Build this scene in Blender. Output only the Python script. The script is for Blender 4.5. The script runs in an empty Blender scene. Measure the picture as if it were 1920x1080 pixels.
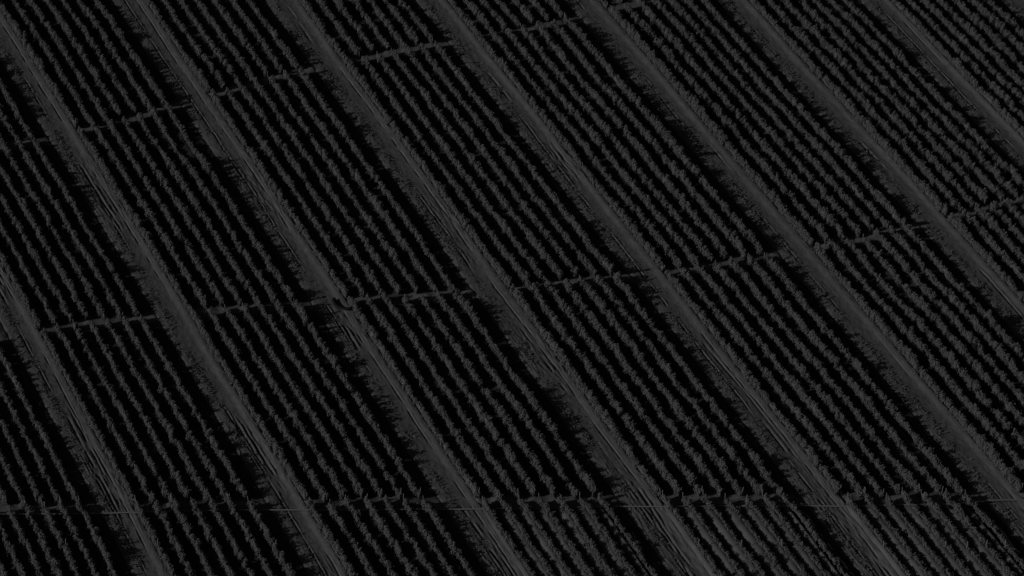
import bpy, math
import numpy as np

# ---------------------------------------------------------------- camera, sky, sun, exposure
SC = bpy.context.scene
COL = SC.collection
PITCH = math.radians(38)
DIST = 374.5
cam_d = bpy.data.cameras.new('camera')
cam_d.sensor_width = 36
cam_d.lens = 36 * 5617 / 1920
cam_d.clip_start = 5
cam_d.clip_end = 9000
cam = bpy.data.objects.new('camera', cam_d)
cam.location = (0, -DIST * math.cos(PITCH), DIST * math.sin(PITCH))
cam.rotation_euler = (math.pi / 2 - PITCH, 0, 0)
COL.objects.link(cam)
SC.camera = cam

SUN_AZ = math.radians(17)      # heading the shadows run towards, from +X
SUN_EL = math.radians(21.5)
w = bpy.data.worlds.new('World')
SC.world = w
w.use_nodes = True
nt = w.node_tree
bg = nt.nodes['Background']
sky = nt.nodes.new('ShaderNodeTexSky')
sky.sky_type = 'NISHITA'
sky.sun_disc = False
sky.sun_elevation = SUN_EL
sky.sun_rotation = math.pi / 2 - (SUN_AZ + math.pi)
bw = nt.nodes.new('ShaderNodeSeparateColor')   # black-and-white film behind a red filter: a dark sky
nt.links.new(sky.outputs[0], bw.inputs[0])
nt.links.new(bw.outputs['Red'], bg.inputs['Color'])
bg.inputs['Strength'].default_value = 0.05

sun_d = bpy.data.lights.new('sun', 'SUN')
sun_d.energy = 5.0
sun_d.angle = math.radians(0.5)
sun_d.color = (1.0, 1.0, 1.0)   # the photograph is black and white
sun = bpy.data.objects.new('sun', sun_d)
sun.location = (-200, -40, 120)
sun.rotation_euler = (0, -(math.pi / 2 - SUN_EL), SUN_AZ)
COL.objects.link(sun)

SC.view_settings.view_transform = 'Standard'
SC.view_settings.look = 'None'
SC.view_settings.gamma = 1
SC.view_settings.exposure = -2.02
SC.cycles.max_bounces = 2
SC.cycles.diffuse_bounces = 1
SC.cycles.caustics_reflective = False

RNG = np.random.default_rng(7)

# ---------------------------------------------------------------- layout of the field (metres)
# s counts dirt tracks across the field (0 = leftmost track), Y runs up the slope of the picture
PW = [(0, 0), (0, 1), (0, 2), (1, 0), (1, 1), (1, 2), (2, 0), (2, 1), (2, 2), (3, 0)]
C0 = [18.4563, -22.0897, -0.1059, 84.5391, 1.2423, 0.2244, -0.534, -0.3425, -0.081, -2.5985]
KC = np.array([[0.137, 0.091, -0.111, -0.137, 0.216, -0.242, 0.325, -0.178, -0.519, 0.497],
               [0.145, -0.059, -0.258, 0.267, 0.08, -0.225, 0.118, 0.084, 0.069, 0.184],
               [-0.082, -0.11, 0.251, -0.135, 0.086, -0.043, -0.153, 0.089, 0.093, 0.114]])


def fx(s, Y):
    s = np.asarray(s, float); Y = np.asarray(Y, float)
    sn = (s - 4) / 4; yn = Y / 50
    x = sum(c * sn ** i * yn ** j for c, (i, j) in zip(C0, PW))
    yc = np.clip(yn, -1.4, 1.6)
    for b in range(10):
        h = np.clip(1 - np.abs(s - .44 - (b - 1)), 0, 1)
        x = x + h * (KC[0, b] + KC[1, b] * yc + KC[2, b] * yc ** 2)
    return x


ALPHA, BETA = .106, .11          # first row and row spacing, in track pitches
UNIT = 20.7                      # metres per unit of s along X


def line_y(name, X):
    X = np.clip(X, -75, 75) / 60
    P = {'A': [26.009, 47.004, 15.894, 20.233, 58.551], 'B': [-1.4713, 3.8697, 5.1786, 8.7434, -.0744],
         'C': [.1044, .4716, -.4554, .7581, -39.5956]}[name]
    if name == 'A':              # measured on the left half only: go on straight past it
        Xc = np.clip(X, -1.2, .2)
        return np.polyval(P, Xc) + (X - Xc) * 23
    return np.polyval(P, X)


def cross(name, s):
    Y = 0.0
    for _ in range(30):
        Y = float(line_y(name, fx(s, Y)))
    return Y


# ---------------------------------------------------------------- noise
def vnoise(x, y, seed=0):
    x = np.asarray(x, float); y = np.asarray(y, float)
    x, y = np.broadcast_arrays(x, y)
    xi = np.floor(x).astype(np.int64); yi = np.floor(y).astype(np.int64)
    fx_ = x - xi; fy_ = y - yi
    fx_ = fx_ * fx_ * (3 - 2 * fx_); fy_ = fy_ * fy_ * (3 - 2 * fy_)

    def h(a, b):
        n = (a * 374761393 + b * 668265263 + seed * 1442695041) & 0xffffffff
        n = ((n ^ (n >> 13)) * 1274126177) & 0xffffffff
        n = n ^ (n >> 16)
        return (n & 0xffff) / 65535.0
    return (h(xi, yi) * (1 - fx_) + h(xi + 1, yi) * fx_) * (1 - fy_) + (h(xi, yi + 1) * (1 - fx_) + h(xi + 1, yi + 1) * fx_) * fy_


# ---------------------------------------------------------------- helpers
def mesh_np(name, V, F, mat, smooth=False):
    """V (n,3); F list of (m,k) index arrays"""
    me = bpy.data.meshes.new(name)
    V = np.ascontiguousarray(V, np.float32)
    if not np.isfinite(V).all(): print('bad vertices in', name)
    me.vertices.add(len(V)); me.vertices.foreach_set('co', V.ravel())
    loops = np.concatenate([f.ravel() for f in F]).astype(np.int32)
    tot = np.concatenate([np.full(len(f), f.shape[1]) for f in F]).astype(np.int32)
    st = np.concatenate([[0], np.cumsum(tot)[:-1]]).astype(np.int32)
    me.loops.add(len(loops)); me.loops.foreach_set('vertex_index', loops)
    me.polygons.add(len(tot)); me.polygons.foreach_set('loop_start', st)
    me.polygons.foreach_set('loop_total', tot)
    if smooth:
        me.polygons.foreach_set('use_smooth', np.ones(len(tot), bool))
    me.update(calc_edges=True)
    me.materials.append(mat)
    return me


def link(name, me, parent=None):
    o = bpy.data.objects.new(name, me)
    COL.objects.link(o)
    if parent: o.parent = parent
    return o


def tag(o, label=None, cat=None, group=None, kind=None):
    for k, v in (('label', label), ('category', cat), ('group', group), ('kind', kind)):
        if v: o[k] = v
    return o


def grid_faces(nr, nc):
    i = np.arange(nr * nc).reshape(nr, nc)
    return np.stack([i[:-1, :-1], i[:-1, 1:], i[1:, 1:], i[1:, :-1]], -1).reshape(-1, 4)


def tube(pts, rad, n=6):
    """closed tube along pts; rad scalar or per point"""
    P = np.asarray(pts, float); m = len(P)
    r = np.broadcast_to(np.asarray(rad, float), (m,))
    T = np.gradient(P, axis=0); T /= np.linalg.norm(T, axis=1)[:, None] + 1e-9
    up = np.where(np.abs(T[:, 2:3]) > .8, [[1., 0, 0]], [[0, 0, 1.]])
    A = np.cross(T, up); A /= np.linalg.norm(A, axis=1)[:, None] + 1e-9
    B = np.cross(A, T)
    an = np.arange(n) * 2 * math.pi / n
    V = P[:, None] + r[:, None, None] * (A[:, None] * np.cos(an)[None, :, None] + B[:, None] * np.sin(an)[None, :, None])
    i = np.arange(m * n).reshape(m, n); j = np.roll(i, -1, 1)
    F = np.stack([i[:-1], j[:-1], j[1:], i[1:]], -1).reshape(-1, 4)
    return V.reshape(-1, 3), [F, i[0][::-1][None], i[-1][None]]


def merge(parts):
    V = []; F = []; o = 0
    for v, f in parts:
        V.append(v); F += [a + o for a in f]; o += len(v)
    return np.concatenate(V), F


# ---------------------------------------------------------------- materials (all neutral greys)
def soil_mat(name, lo, hi, scale, bump=.5, dist=.05, sunlit=None):
    m = bpy.data.materials.new(name); m.use_nodes = True
    t = m.node_tree; b = t.nodes['Principled BSDF']
    b.inputs['Roughness'].default_value = 1
    b.inputs['Specular IOR Level'].default_value = .05
    g = t.nodes.new('ShaderNodeNewGeometry')
    n1 = t.nodes.new('ShaderNodeTexNoise'); n1.inputs['Scale'].default_value = scale
    n1.inputs['Detail'].default_value = 8; n1.inputs['Roughness'].default_value = .65
    t.links.new(g.outputs['Position'], n1.inputs['Vector'])
    r = t.nodes.new('ShaderNodeValToRGB')
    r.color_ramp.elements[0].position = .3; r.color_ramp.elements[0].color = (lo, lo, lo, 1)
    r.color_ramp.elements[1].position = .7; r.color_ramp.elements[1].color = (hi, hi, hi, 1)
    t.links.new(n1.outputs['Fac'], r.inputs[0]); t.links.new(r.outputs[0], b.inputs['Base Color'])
    if sunlit:                          # sun on the beds and alleys painted as paler soil over the shade-darkened base
        a = t.nodes.new('ShaderNodeAttribute'); a.attribute_name = 'sunlit'
        r2 = t.nodes.new('ShaderNodeValToRGB')
        r2.color_ramp.elements[0].position = .3; r2.color_ramp.elements[0].color = (sunlit * .8,) * 3 + (1,)
        r2.color_ramp.elements[1].position = .7; r2.color_ramp.elements[1].color = (sunlit * 1.1,) * 3 + (1,)
        t.links.new(n1.outputs['Fac'], r2.inputs[0])
        mx = t.nodes.new('ShaderNodeMix'); mx.data_type = 'RGBA'
        t.links.new(a.outputs['Fac'], mx.inputs['Factor'])
        t.links.new(r.outputs[0], mx.inputs['A']); t.links.new(r2.outputs[0], mx.inputs['B'])
        t.links.new(mx.outputs['Result'], b.inputs['Base Color'])
    n2 = t.nodes.new('ShaderNodeTexNoise'); n2.inputs['Scale'].default_value = 5
    n2.inputs['Detail'].default_value = 6
    t.links.new(g.outputs['Position'], n2.inputs['Vector'])
    bp = t.nodes.new('ShaderNodeBump'); bp.inputs['Strength'].default_value = bump
    bp.inputs['Distance'].default_value = dist
    t.links.new(n2.outputs['Fac'], bp.inputs['Height']); t.links.new(bp.outputs[0], b.inputs['Normal'])
    return m


def leaf_mat(name, lo, hi):
    m = bpy.data.materials.new(name); m.use_nodes = True
    t = m.node_tree; b = t.nodes['Principled BSDF']
    b.inputs['Roughness'].default_value = .8
    b.inputs['Specular IOR Level'].default_value = 0
    g = t.nodes.new('ShaderNodeNewGeometry')
    n = t.nodes.new('ShaderNodeTexNoise'); n.inputs['Scale'].default_value = .5; n.inputs['Detail'].default_value = 3
    t.links.new(g.outputs['Position'], n.inputs['Vector'])
    mx = t.nodes.new('ShaderNodeMath'); mx.operation = 'MULTIPLY_ADD'
    mx.inputs[1].default_value = .6; t.links.new(g.outputs['Random Per Island'], mx.inputs[0])
    m2 = t.nodes.new('ShaderNodeMath'); m2.operation = 'MULTIPLY'; m2.inputs[1].default_value = .4
    t.links.new(n.outputs['Fac'], m2.inputs[0]); t.links.new(m2.outputs[0], mx.inputs[2])
    r = t.nodes.new('ShaderNodeValToRGB')
    r.color_ramp.elements[0].position = .1; r.color_ramp.elements[0].color = (lo, lo, lo, 1)
    r.color_ramp.elements[1].position = .9; r.color_ramp.elements[1].color = (hi, hi, hi, 1)
    t.links.new(mx.outputs[0], r.inputs[0]); t.links.new(r.outputs[0], b.inputs['Base Color'])
    return m


def plain_mat(name, v, rough=.7):
    m = bpy.data.materials.new(name); m.use_nodes = True
    t = m.node_tree; b = t.nodes['Principled BSDF']
    b.inputs['Roughness'].default_value = rough
    b.inputs['Specular IOR Level'].default_value = .1
    n = t.nodes.new('ShaderNodeTexNoise'); n.inputs['Scale'].default_value = 3
    r = t.nodes.new('ShaderNodeValToRGB')
    a = v * .8; c = v * 1.15
    r.color_ramp.elements[0].color = (a, a, a, 1); r.color_ramp.elements[1].color = (c, c, c, 1)
    t.links.new(n.outputs['Fac'], r.inputs[0]); t.links.new(r.outputs[0], b.inputs['Base Color'])
    return m


M_SOIL = soil_mat('field_soil_shaded', .03, .06, .8, .5, .05, .155)  # base tone darkened to deepen the shade between rows and beside the tracks
M_TRACK = soil_mat('track_soil', .10, .15, .6, .3, .03)
M_LEAF = leaf_mat('crop_leaves', .08, .15)
M_WEED = leaf_mat('weed_leaves', .10, .16)
M_STAKE = plain_mat('weathered_wood', .3)
M_PIPE = plain_mat('pale_plastic', .25, .6)
M_HOSE = plain_mat('black_rubber', .012, .6)

# ---------------------------------------------------------------- ground
Y0, Y1 = -72.0, 96.0
S0, S1 = -1.9, 9.6


def ridge(u, low):
    """height of the planting beds at u = position inside a track pitch"""
    k = np.round((u - ALPHA) / BETA); k = np.clip(k, 0, 6)
    d = (u - ALPHA - k * BETA) * UNIT
    return (.14 + .5 * low) * np.exp(-(np.abs(d + .05 + .2 * low) / (.6 + .12 * low)) ** 3)


def low_part(X, Y):
    """the lower right of the field, where the beds stand high and bare on their sunny side"""
    return np.clip((-38.5 - Y) / 4, 0, 1) * np.clip((X + 18) / 22, .12, 1)


def build_ground():
    sv = np.arange(S0, S1, .24 / UNIT); yv = np.arange(Y0, Y1, .45)
    S, Y = np.meshgrid(sv, yv)
    X = fx(S, Y)
    u = (S + .25) % 1 - .25
    low = low_part(X, Y)
    z = ridge(u, low)
    sunlit = low * np.clip(z / .25, 0, 1) * (.55 + .6 * vnoise(X * .5, Y * .5, 90))  # sunlight on the bed crests painted in as paler soil
    # cross alleys: the beds fade out, low clods thrown up by the plough
    alley = np.zeros_like(z)
    for nm in 'ABC':
        d = Y - line_y(nm, X)
        alley = np.maximum(alley, np.clip(1 - np.abs(d + .3) / 1.5, 0, 1))
    z = z * (1 - alley)
    z += .10 * (vnoise(X * 1.1, Y * 1.1, 3) - .5) + .06 * (vnoise(X * 2.3, Y * 2.3, 4) - .5)
    # a low broken bund of earth added along each alley to catch the sun
    bund = np.zeros_like(z)
    for nm in 'ABC':
        d = Y - line_y(nm, X) + .1
        bund = np.maximum(bund, np.exp(-(d / .42) ** 2))
    z += bund * (.02 + .75 * np.clip(vnoise(X * .75, Y * .3, 8) - .4, 0, 1))
    sunlit = np.clip(np.maximum(sunlit, np.clip(alley * 1.5, 0, 1) * np.clip(vnoise(X * .7, Y * .5, 9) * 2 + .1, .45, 1)), 0, 1)  # broken strips of sunlight along the alleys painted as paler soil
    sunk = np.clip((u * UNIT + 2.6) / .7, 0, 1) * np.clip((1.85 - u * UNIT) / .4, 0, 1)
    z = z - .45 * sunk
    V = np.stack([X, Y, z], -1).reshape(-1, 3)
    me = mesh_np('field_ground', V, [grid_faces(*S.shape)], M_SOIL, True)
    at = me.attributes.new('sunlit', 'FLOAT', 'POINT'); at.data.foreach_set('value', sunlit.ravel().astype(np.float32))
    tag(link('field_ground', me), kind='structure')
    # the plain beyond the field, one ring out to the horizon
    R = 6000
    V = np.array([(-R, -R, -.7), (R, -R, -.7), (R, R, -.7), (-R, R, -.7)])
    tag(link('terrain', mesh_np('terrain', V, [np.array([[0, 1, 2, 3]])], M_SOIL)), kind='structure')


WEAR = [(0, -36, 9), (1, 19, 9), (1, -31, 7), (2, 20, 10), (2, -52, 9), (3, 13, 8), (3, -13, 7), (3, -45, 13), (4, -46, 13), (4, 27, 6),
        (5, -52, 14), (0, 2, 5), (1, -54, 6), (2, -8, 5)]


def track_profile(u, Y, X, i):
    """u metres across the track (0 = centre, right positive)"""
    n = lambda f, s, y=Y: vnoise(u * 0 + y * f, np.full_like(y, i * 7.3 + s), s)
    wob = (n(.08, 21) - .5) * .5
    u = u + wob
    z = np.full_like(u, .03)
    # smooth earth berm on the right, lit full by the sun
    bh = .14 + .13 * n(.12, 5)
    z += bh * np.exp(-(np.abs(u - 1.5) / .55) ** 2.2)
    z += .10 * np.exp(-(np.abs(u - 2.2) / .5) ** 2)
    # low shoulder on the left
    z += .06 * np.exp(-(np.abs(u + 1.5) / .7) ** 2)
    # ruts, deep where wheels have churned wet ground
    wear = np.zeros_like(u)
    for ti, yc, hw in WEAR:
        if ti == i: wear = np.maximum(wear, np.clip(1.3 - np.abs(Y - yc) / hw, 0, 1))
    for c, wd, dp, sd, thr in ((-.85, .10, .24, 31, .5), (.82, .09, .2, 32, .5), (-.4, .15, .3, 33, .75), (.28, .12, .28, 34, .75)):
        a = np.clip((n(.07, sd) - thr + .33 * wear) / .16, 0, 1) * np.clip((n(.7, sd + 7) - .22) * 2.2, 0, 1)
        cc = c + .3 * (n(.11, sd + 11) - .5) + .1 * (n(.5, sd + 12) - .5)
        z -= dp * a * np.exp(-((u - cc) / wd) ** 2)
        z += .35 * dp * a * np.exp(-((u - cc - 2.1 * wd) / wd) ** 2)
    # clods and grain
    z += .05 * (vnoise(X * 2.2, Y * 2.2, 40) - .5) + .045 * (vnoise(X * 5, Y * 5, 41) - .5)
    rough = np.clip((np.abs(u + 1.8) - 0) * -1 + 1.1, 0, 1) + .6 * np.clip(1 - np.abs(u - 2.) / .6, 0, 1)
    z += rough * .04 * (vnoise(X * 3.1, Y * 3.1, 42) - .4)
    # tractor tread, across the wheelings, near the bottom of the field
    z += wear * .12 * (vnoise(u * 5, Y * .9, 44) - .5)
    tr = np.clip((-14 - Y) / 15, 0, 1) * np.clip((n(.06, 51) - .4) * 4, 0, 1) * np.exp(-(np.abs(u) / .6) ** 4)
    z += tr * .035 * np.sin(Y * 2 * math.pi / .42 + u * 3)
    return z


def build_tracks():
    nm = ['first', 'second', 'third', 'fourth', 'fifth', 'sixth', 'seventh', 'eighth', 'ninth']
    for i in range(-1, 10):
        uv = np.arange(-3.2, 1.96, .075); yv = np.arange(Y0, Y1, .17)
        U, Y = np.meshgrid(uv, yv)
        X = fx(i + U / UNIT, Y)
        z = track_profile(U, Y, X, i)
        edge = np.clip((U + 3.2) / 1.0, 0, 1) * np.clip((1.96 - U) / .12, 0, 1)
        z = -.3 + (z + .3) * edge
        V = np.stack([X, Y, z], -1).reshape(-1, 3)
        me = mesh_np('dirt_track', V, [grid_faces(*U.shape)], M_TRACK, True)
        tag(link('dirt_track', me), kind='structure')


build_ground()
build_tracks()

# ---------------------------------------------------------------- what the picture takes in
F_PX = 5617.0
FW = np.array([0, math.cos(PITCH), -math.sin(PITCH)]); UPV = np.array([0, math.sin(PITCH), math.cos(PITCH)])


def in_view(X, Y, margin):
    """ground points inside the pictured trapezoid, widened by margin metres"""
    half = 65.5 + (Y - 0) * .1345 + margin
    return (np.abs(X) < half) & (Y > -52.2 - margin) & (Y < 66.8 + margin)


# ---------------------------------------------------------------- leaves
def leaf_quads(P, N, size, rng):
    """rhombic leaves at P facing N"""
    n = len(P)
    r = rng.normal(size=(n, 3))
    A = np.cross(N, r); A /= np.linalg.norm(A, axis=1)[:, None] + 1e-9
    B = np.cross(N, A)
    a = (size * (.55 + .25 * rng.random(n)))[:, None]; b = (size * (.32 + .18 * rng.random(n)))[:, None]
    V = np.stack([P - A * a, P + B * b + N * b * .3, P + A * a, P - B * b + N * b * .3], 1)
    return V.reshape(-1, 3), np.arange(4 * n).reshape(n, 4)


PATCHES = [(-36.0, -29.5, 4), (-1.5, -18.2, 4.5), (30, -26, 8), (27, -31, 6), (24, -47, 5), (36, -50, 4), (52, -48, 5), (17, -50, 3.5), (44, -43, 3), (58, -50, 4), (8, 6, 4), (-11, -8, 3.5), (54, 2, 4),
           (-18, 40, 4), (-44, 30, 5), (-33, 22, 3), (40, -46, 6), (45, -17, 3)]


def vigor(X, Y):
    v = .8 + .45 * (vnoise(X * .09, Y * .09, 60) - .5) + .3 * (vnoise(X * .35, Y * .35, 61) - .5)
    for px, py, pr in PATCHES:
        v = v - .3 * np.clip(1 - np.hypot(X - px, Y - py) / pr, 0, 1) * (.4 + 1.2 * vnoise(X * .8, Y * .8, 62))
    return np.clip(v, .25, 1.3)


def foliage(s, ya, yb, rng, tier):
    """one crop row from ya up to yb"""
    ys = np.arange(ya, yb, .1); xs = fx(s, ys)
    seg = np.hypot(np.diff(xs), np.diff(ys)); L = np.concatenate([[0], np.cumsum(seg)]); tot = L[-1]
    # plants about 0.55 m apart
    pt = np.arange(.2, tot - .1, .36); pt = np.sort(pt + rng.normal(0, .1, len(pt)))
    px = np.interp(pt, L, xs); py = np.interp(pt, L, ys)
    vg = vigor(px, py)
    # spacing to the next row, measured square to the row, sets how much room a plant has
    sp = BETA * (fx(s + .2, py) - fx(s - .2, py)) / .4
    sl = (fx(s, py + 1) - fx(s, py - 1)) / 2
    room = np.clip(sp / np.hypot(1, sl) / 2.08, .75, 1.1)
    ph = room * vg * np.clip(rng.normal(1.08, .18, len(pt)), .5, 1.55)
    pw = room * (.15 + .16 * vg) * np.clip(rng.normal(1.02, .2, len(pt)), .5, 1.6)
    ph *= 1.0 - .16 + .32 * vnoise(pt * 1.3, pt * 0 + s * 50, 64)
    low = low_part(px, py)
    ph *= 1 - .5 * low; pw *= 1 - .1 * low
    miss = rng.random(len(pt)) < .03 + .05 * np.clip(.75 - vg, 0, 1)
    ph[miss] *= .25; pw[miss] *= .4
    # heads of the row: a little ragged
    off = rng.normal(0, .12, len(pt)) + .25 * low
    # leaves
    dens = np.where(in_view(px, py, 2), 108, 50)
    cnt = (dens * (.4 + .6 * vg) * np.clip(ph, .3, 1.2)).astype(int)
    idx = np.repeat(np.arange(len(pt)), cnt); n = len(idx)
    t = pt[idx] + rng.normal(0, .2, n)
    cx = np.interp(t, L, xs); cy = np.interp(t, L, ys)
    j = np.clip(np.searchsorted(L, t), 1, len(L) - 1)
    dx = xs[j] - xs[j - 1]; dy = ys[j] - ys[j - 1]; dl = np.hypot(dx, dy)
    tx, ty = dx / dl, dy / dl            # along
    rx, ry = ty, -tx                     # to the right (away from the sun)
    ph_ = rng.uniform(-.15, math.pi + .15, n)
    rho = np.clip(rng.normal(.97, .2, n), .4, 1.65)
    fall = np.clip(1 - ((t - pt[idx]) / .62) ** 2, .4, 1) ** .5
    H = ph[idx] * fall; W = pw[idx] * (.7 + .3 * fall)
    c = W * np.cos(ph_) * rho + off[idx]
    z = H * (.3 + .7 * np.sin(ph_) * rho)
    z = np.maximum(z, .05)
    shoot = rng.random(n) < .07          # upright shoots above the canopy
    z = np.where(shoot, H * rng.uniform(.95, 1.32, n), z); c = np.where(shoot, c * .45, c)
    P = np.stack([cx + rx * c, cy + ry * c, z + .1 + .42 * low[idx]], -1)
    nz = np.sin(ph_); nc = np.cos(ph_)
    N = np.stack([rx * nc, ry * nc, nz], -1) + np.array([-.35, -.1, .1]) + rng.normal(0, .33, (n, 3))
    N /= np.linalg.norm(N, axis=1)[:, None] + 1e-9
    V1, F1 = leaf_quads(P, N, rng.uniform(.11, .22, n), rng)
    # a solid knobbly core, added inside the leaves to block the light
    m = max(3, int(tot / .22)); tt = np.linspace(0.05, tot - .05, m)
    hh = np.interp(tt, pt, ph) * .84; ww = np.interp(tt, pt, pw) * .7
    cx = np.interp(tt, L, xs); cy = np.interp(tt, L, ys)
    gx = np.gradient(cx); gy = np.gradient(cy); gl = np.hypot(gx, gy); rx, ry = gy / gl, -gx / gl
    an = np.linspace(0, math.pi, 6)
    k = 1 + rng.normal(0, .13, (m, 6))
    cc = ww[:, None] * np.cos(an) * k + .25 * np.interp(tt, pt, low)[:, None]; zz = .12 + hh[:, None] * np.sin(an) * k + .36 * np.interp(tt, pt, low)[:, None]
    V2 = np.stack([cx[:, None] + rx[:, None] * cc, cy[:, None] + ry[:, None] * cc, zz], -1).reshape(-1, 3)
    F2 = grid_faces(m, 6)
    ends = [np.arange(6)[None], np.arange((m - 1) * 6, m * 6)[::-1][None]]
    return merge([(V1, [F1]), (V2, [F2] + ends)])


ORD = ['first', 'second', 'third', 'fourth', 'fifth', 'sixth', 'seventh', 'eighth', 'ninth', 'tenth']
NLEAF = 0
NROW = 0
g_stakes = []


def stake_mesh():
    V, F = merge([tube([(0, 0, -.15), (0, 0, 1.2), (.01, .02, 1.75)], [.045, .04, .035], 6)])
    return mesh_np('stake', V, F, M_STAKE)


STAKE = stake_mesh()


def row_label(b, k, tier):
    if b <= 0:
        side = '%s crop row left of the %s dirt track' % (ORD[6 - k], ORD[b + 1])
    else:
        side = '%s crop row right of the %s dirt track' % (ORD[k], ORD[b])
    if tier == 0: where = 'above the top cross alley'
    elif tier == 1: where = 'between top and middle alleys' if b <= 4 else 'above the middle alley'
    elif tier == 2: where = 'between middle and bottom alleys'
    else: where = 'below the bottom alley'
    return side + ', ' + where


def build_rows():
    global NLEAF, NROW
    for b in range(-1, 9):
        for k in range(7):
            s = b + ALPHA + BETA * k
            cuts = [cross(n, s) for n in 'ABC']
            tiers = [(cuts[0] + .1, Y1 - 6), (cuts[1] + .1, cuts[0] - .25), (cuts[2] + .1, cuts[1] - .25), (Y0 + 6, cuts[2] - .25)]
            for tier, (ya, yb) in enumerate(tiers):
                rng = np.random.default_rng(1000 + (b + 2) * 100 + k * 10 + tier)
                ya += rng.uniform(-.25, .45); yb += rng.uniform(-.45, .38)
                yy = np.arange(ya, yb, .2)
                if len(yy) < 8: continue
                xx = fx(s, yy)
                if not in_view(xx, yy, -.4).any(): continue
                keep = in_view(xx, yy, 9)
                a, c = yy[keep][0], yy[keep][-1]
                if c - a < 1.5: continue
                V, F = foliage(s, a, c, rng, tier)
                x0 = float(fx(s, a))
                root = bpy.data.objects.new('crop_row', None); COL.objects.link(root)
                root.location = (x0, a, 0)
                root.empty_display_size = .5
                tag(root, row_label(b, k, tier), 'crop row', 'rows of bushy crop')
                o = link('foliage', mesh_np('foliage', V - np.array([x0, a, 0]), F, M_LEAF), root)
                NLEAF += len(F[0]); NROW += 1
                # stakes at the two heads of the row and a few along it
                sy = []
                if a <= ya + .3: sy.append(a + .1)
                if c >= yb - .5: sy.append(c - .1)
                sy += [y for y in np.arange(a + 4, c - 3, 9) if rng.random() < (.9 if tier == 3 else .25)]
                for y in sy:
                    y = y + rng.normal(0, .1)
                    st = link('stake', STAKE, root)
                    st.location = (float(fx(s, y)) - x0 + rng.normal(0, .06), y - a, .05)
                    st.rotation_euler = (rng.normal(0, .06), rng.normal(0, .06), rng.uniform(0, 6))
                    st.scale = (1, 1, rng.uniform(.75, 1.02) if abs(y + 39.6) < 3 or tier == 3 else rng.uniform(.5, .72))


build_rows()


# ---------------------------------------------------------------- weeds on the verges
def build_weeds():
    rng = np.random.default_rng(5)
    Vs = []; Fs = []; o = 0
    for i in range(-1, 10):
        n = 60000
        Y = rng.uniform(Y0 + 5, Y1 - 10, n)
        left = rng.random(n) < .72
        u = np.where(left, -1.45 + rng.normal(0, .35, n), 1.95 + rng.normal(0, .22, n))
        X = fx(i + u / UNIT, Y)
        d = vnoise(X * .5, Y * .5, 70) * .55 + vnoise(X * 1.7, Y * 1.7, 71) * .45
        keep = in_view(X, Y, 4) & (rng.random(n) < np.clip((d - .42) * .6, 0.012, .12)) & (u > -1.95)
        X, Y, u, d = X[keep], Y[keep], u[keep], d[keep]
        m = len(X)
        if not m: continue
        z = np.clip(.05 + .24 * (d - .3), .03, .25) * rng.uniform(.3, 1.25, m) + .07
        P = np.stack([X, Y, z], -1)
        N = np.stack([rng.normal(-.6, .4, m), rng.normal(-.12, .4, m), rng.normal(.6, .3, m)], -1)
        N /= np.linalg.norm(N, axis=1)[:, None]
        v, f = leaf_quads(P, N, rng.uniform(.1, .2, m), rng)
        Vs.append(v); Fs.append(f + o); o += len(v)
    me = mesh_np('verge_weeds', np.concatenate(Vs), Fs, M_WEED)
    tag(link('verge_weeds', me), 'low ragged weeds growing along the dirt track verges', 'weeds', kind='stuff')


build_weeds()

# ---------------------------------------------------------------- irrigation pipe and hose
PIPE = [(-70, -42.6), (-61.93, -42.41), (-58.32, -42.2), (-48.18, -42.14), (-42.74, -41.87), (-37.71, -41.69), (-29.2, -41.51),
        (-23.12, -41.51), (-15.82, -41.42), (-3.04, -41.33), (3.04, -41.24), (11.58, -40.87), (17.67, -40.97),
        (28.65, -40.75), (38.39, -40.87), (45.12, -40.6), (51.23, -40.51), (53.72, -40.06), (55.59, -39.79),
        (58.64, -39.79), (68, -39.6)]


def resample(pts, step):
    P = np.asarray(pts, float); d = np.concatenate([[0], np.cumsum(np.linalg.norm(np.diff(P, axis=0), axis=1))])
    t = np.arange(0, d[-1], step)
    Q = np.stack([np.interp(t, d, P[:, c]) for c in range(P.shape[1])], -1)
    k = np.ones(7) / 7
    Qp = np.pad(Q, ((3, 3), (0, 0)), 'edge')
    return np.stack([np.convolve(Qp[:, c], k, 'valid') for c in range(P.shape[1])], -1)


Q = resample(PIPE, .5)
Q = np.column_stack([Q, .3 + .06 * (vnoise(Q[:, 0] * .15, Q[:, 0] * 0, 80) - .5)])
V, F = tube(Q, .09, 8)
o = link('irrigation_pipe', mesh_np('irrigation_pipe', V, F, M_PIPE, True))
tag(o, 'long thin pale irrigation pipe lying straight across the tracks near the bottom', 'pipe')

H = [(-22.14, -2.47, .25), (-22.04, -3.29, .3), (-21.67, -4.1, .35), (-21.11, -4.61, .42), (-20.43, -4.99, .55),
     (-19.77, -4.88, .8), (-19.19, -4.28, 1.0)]
Q = resample(H, .12)
V, F = tube(Q, np.interp(np.arange(len(Q)), [0, 8, len(Q)], [.26, .17, .14]), 8)
o = link('rubber_hose', mesh_np('rubber_hose', V, F, M_HOSE, True))
tag(o, 'black rubber hose curved like a hook across the third dirt track', 'hose')
print('rows', NROW, 'leaves', NLEAF)
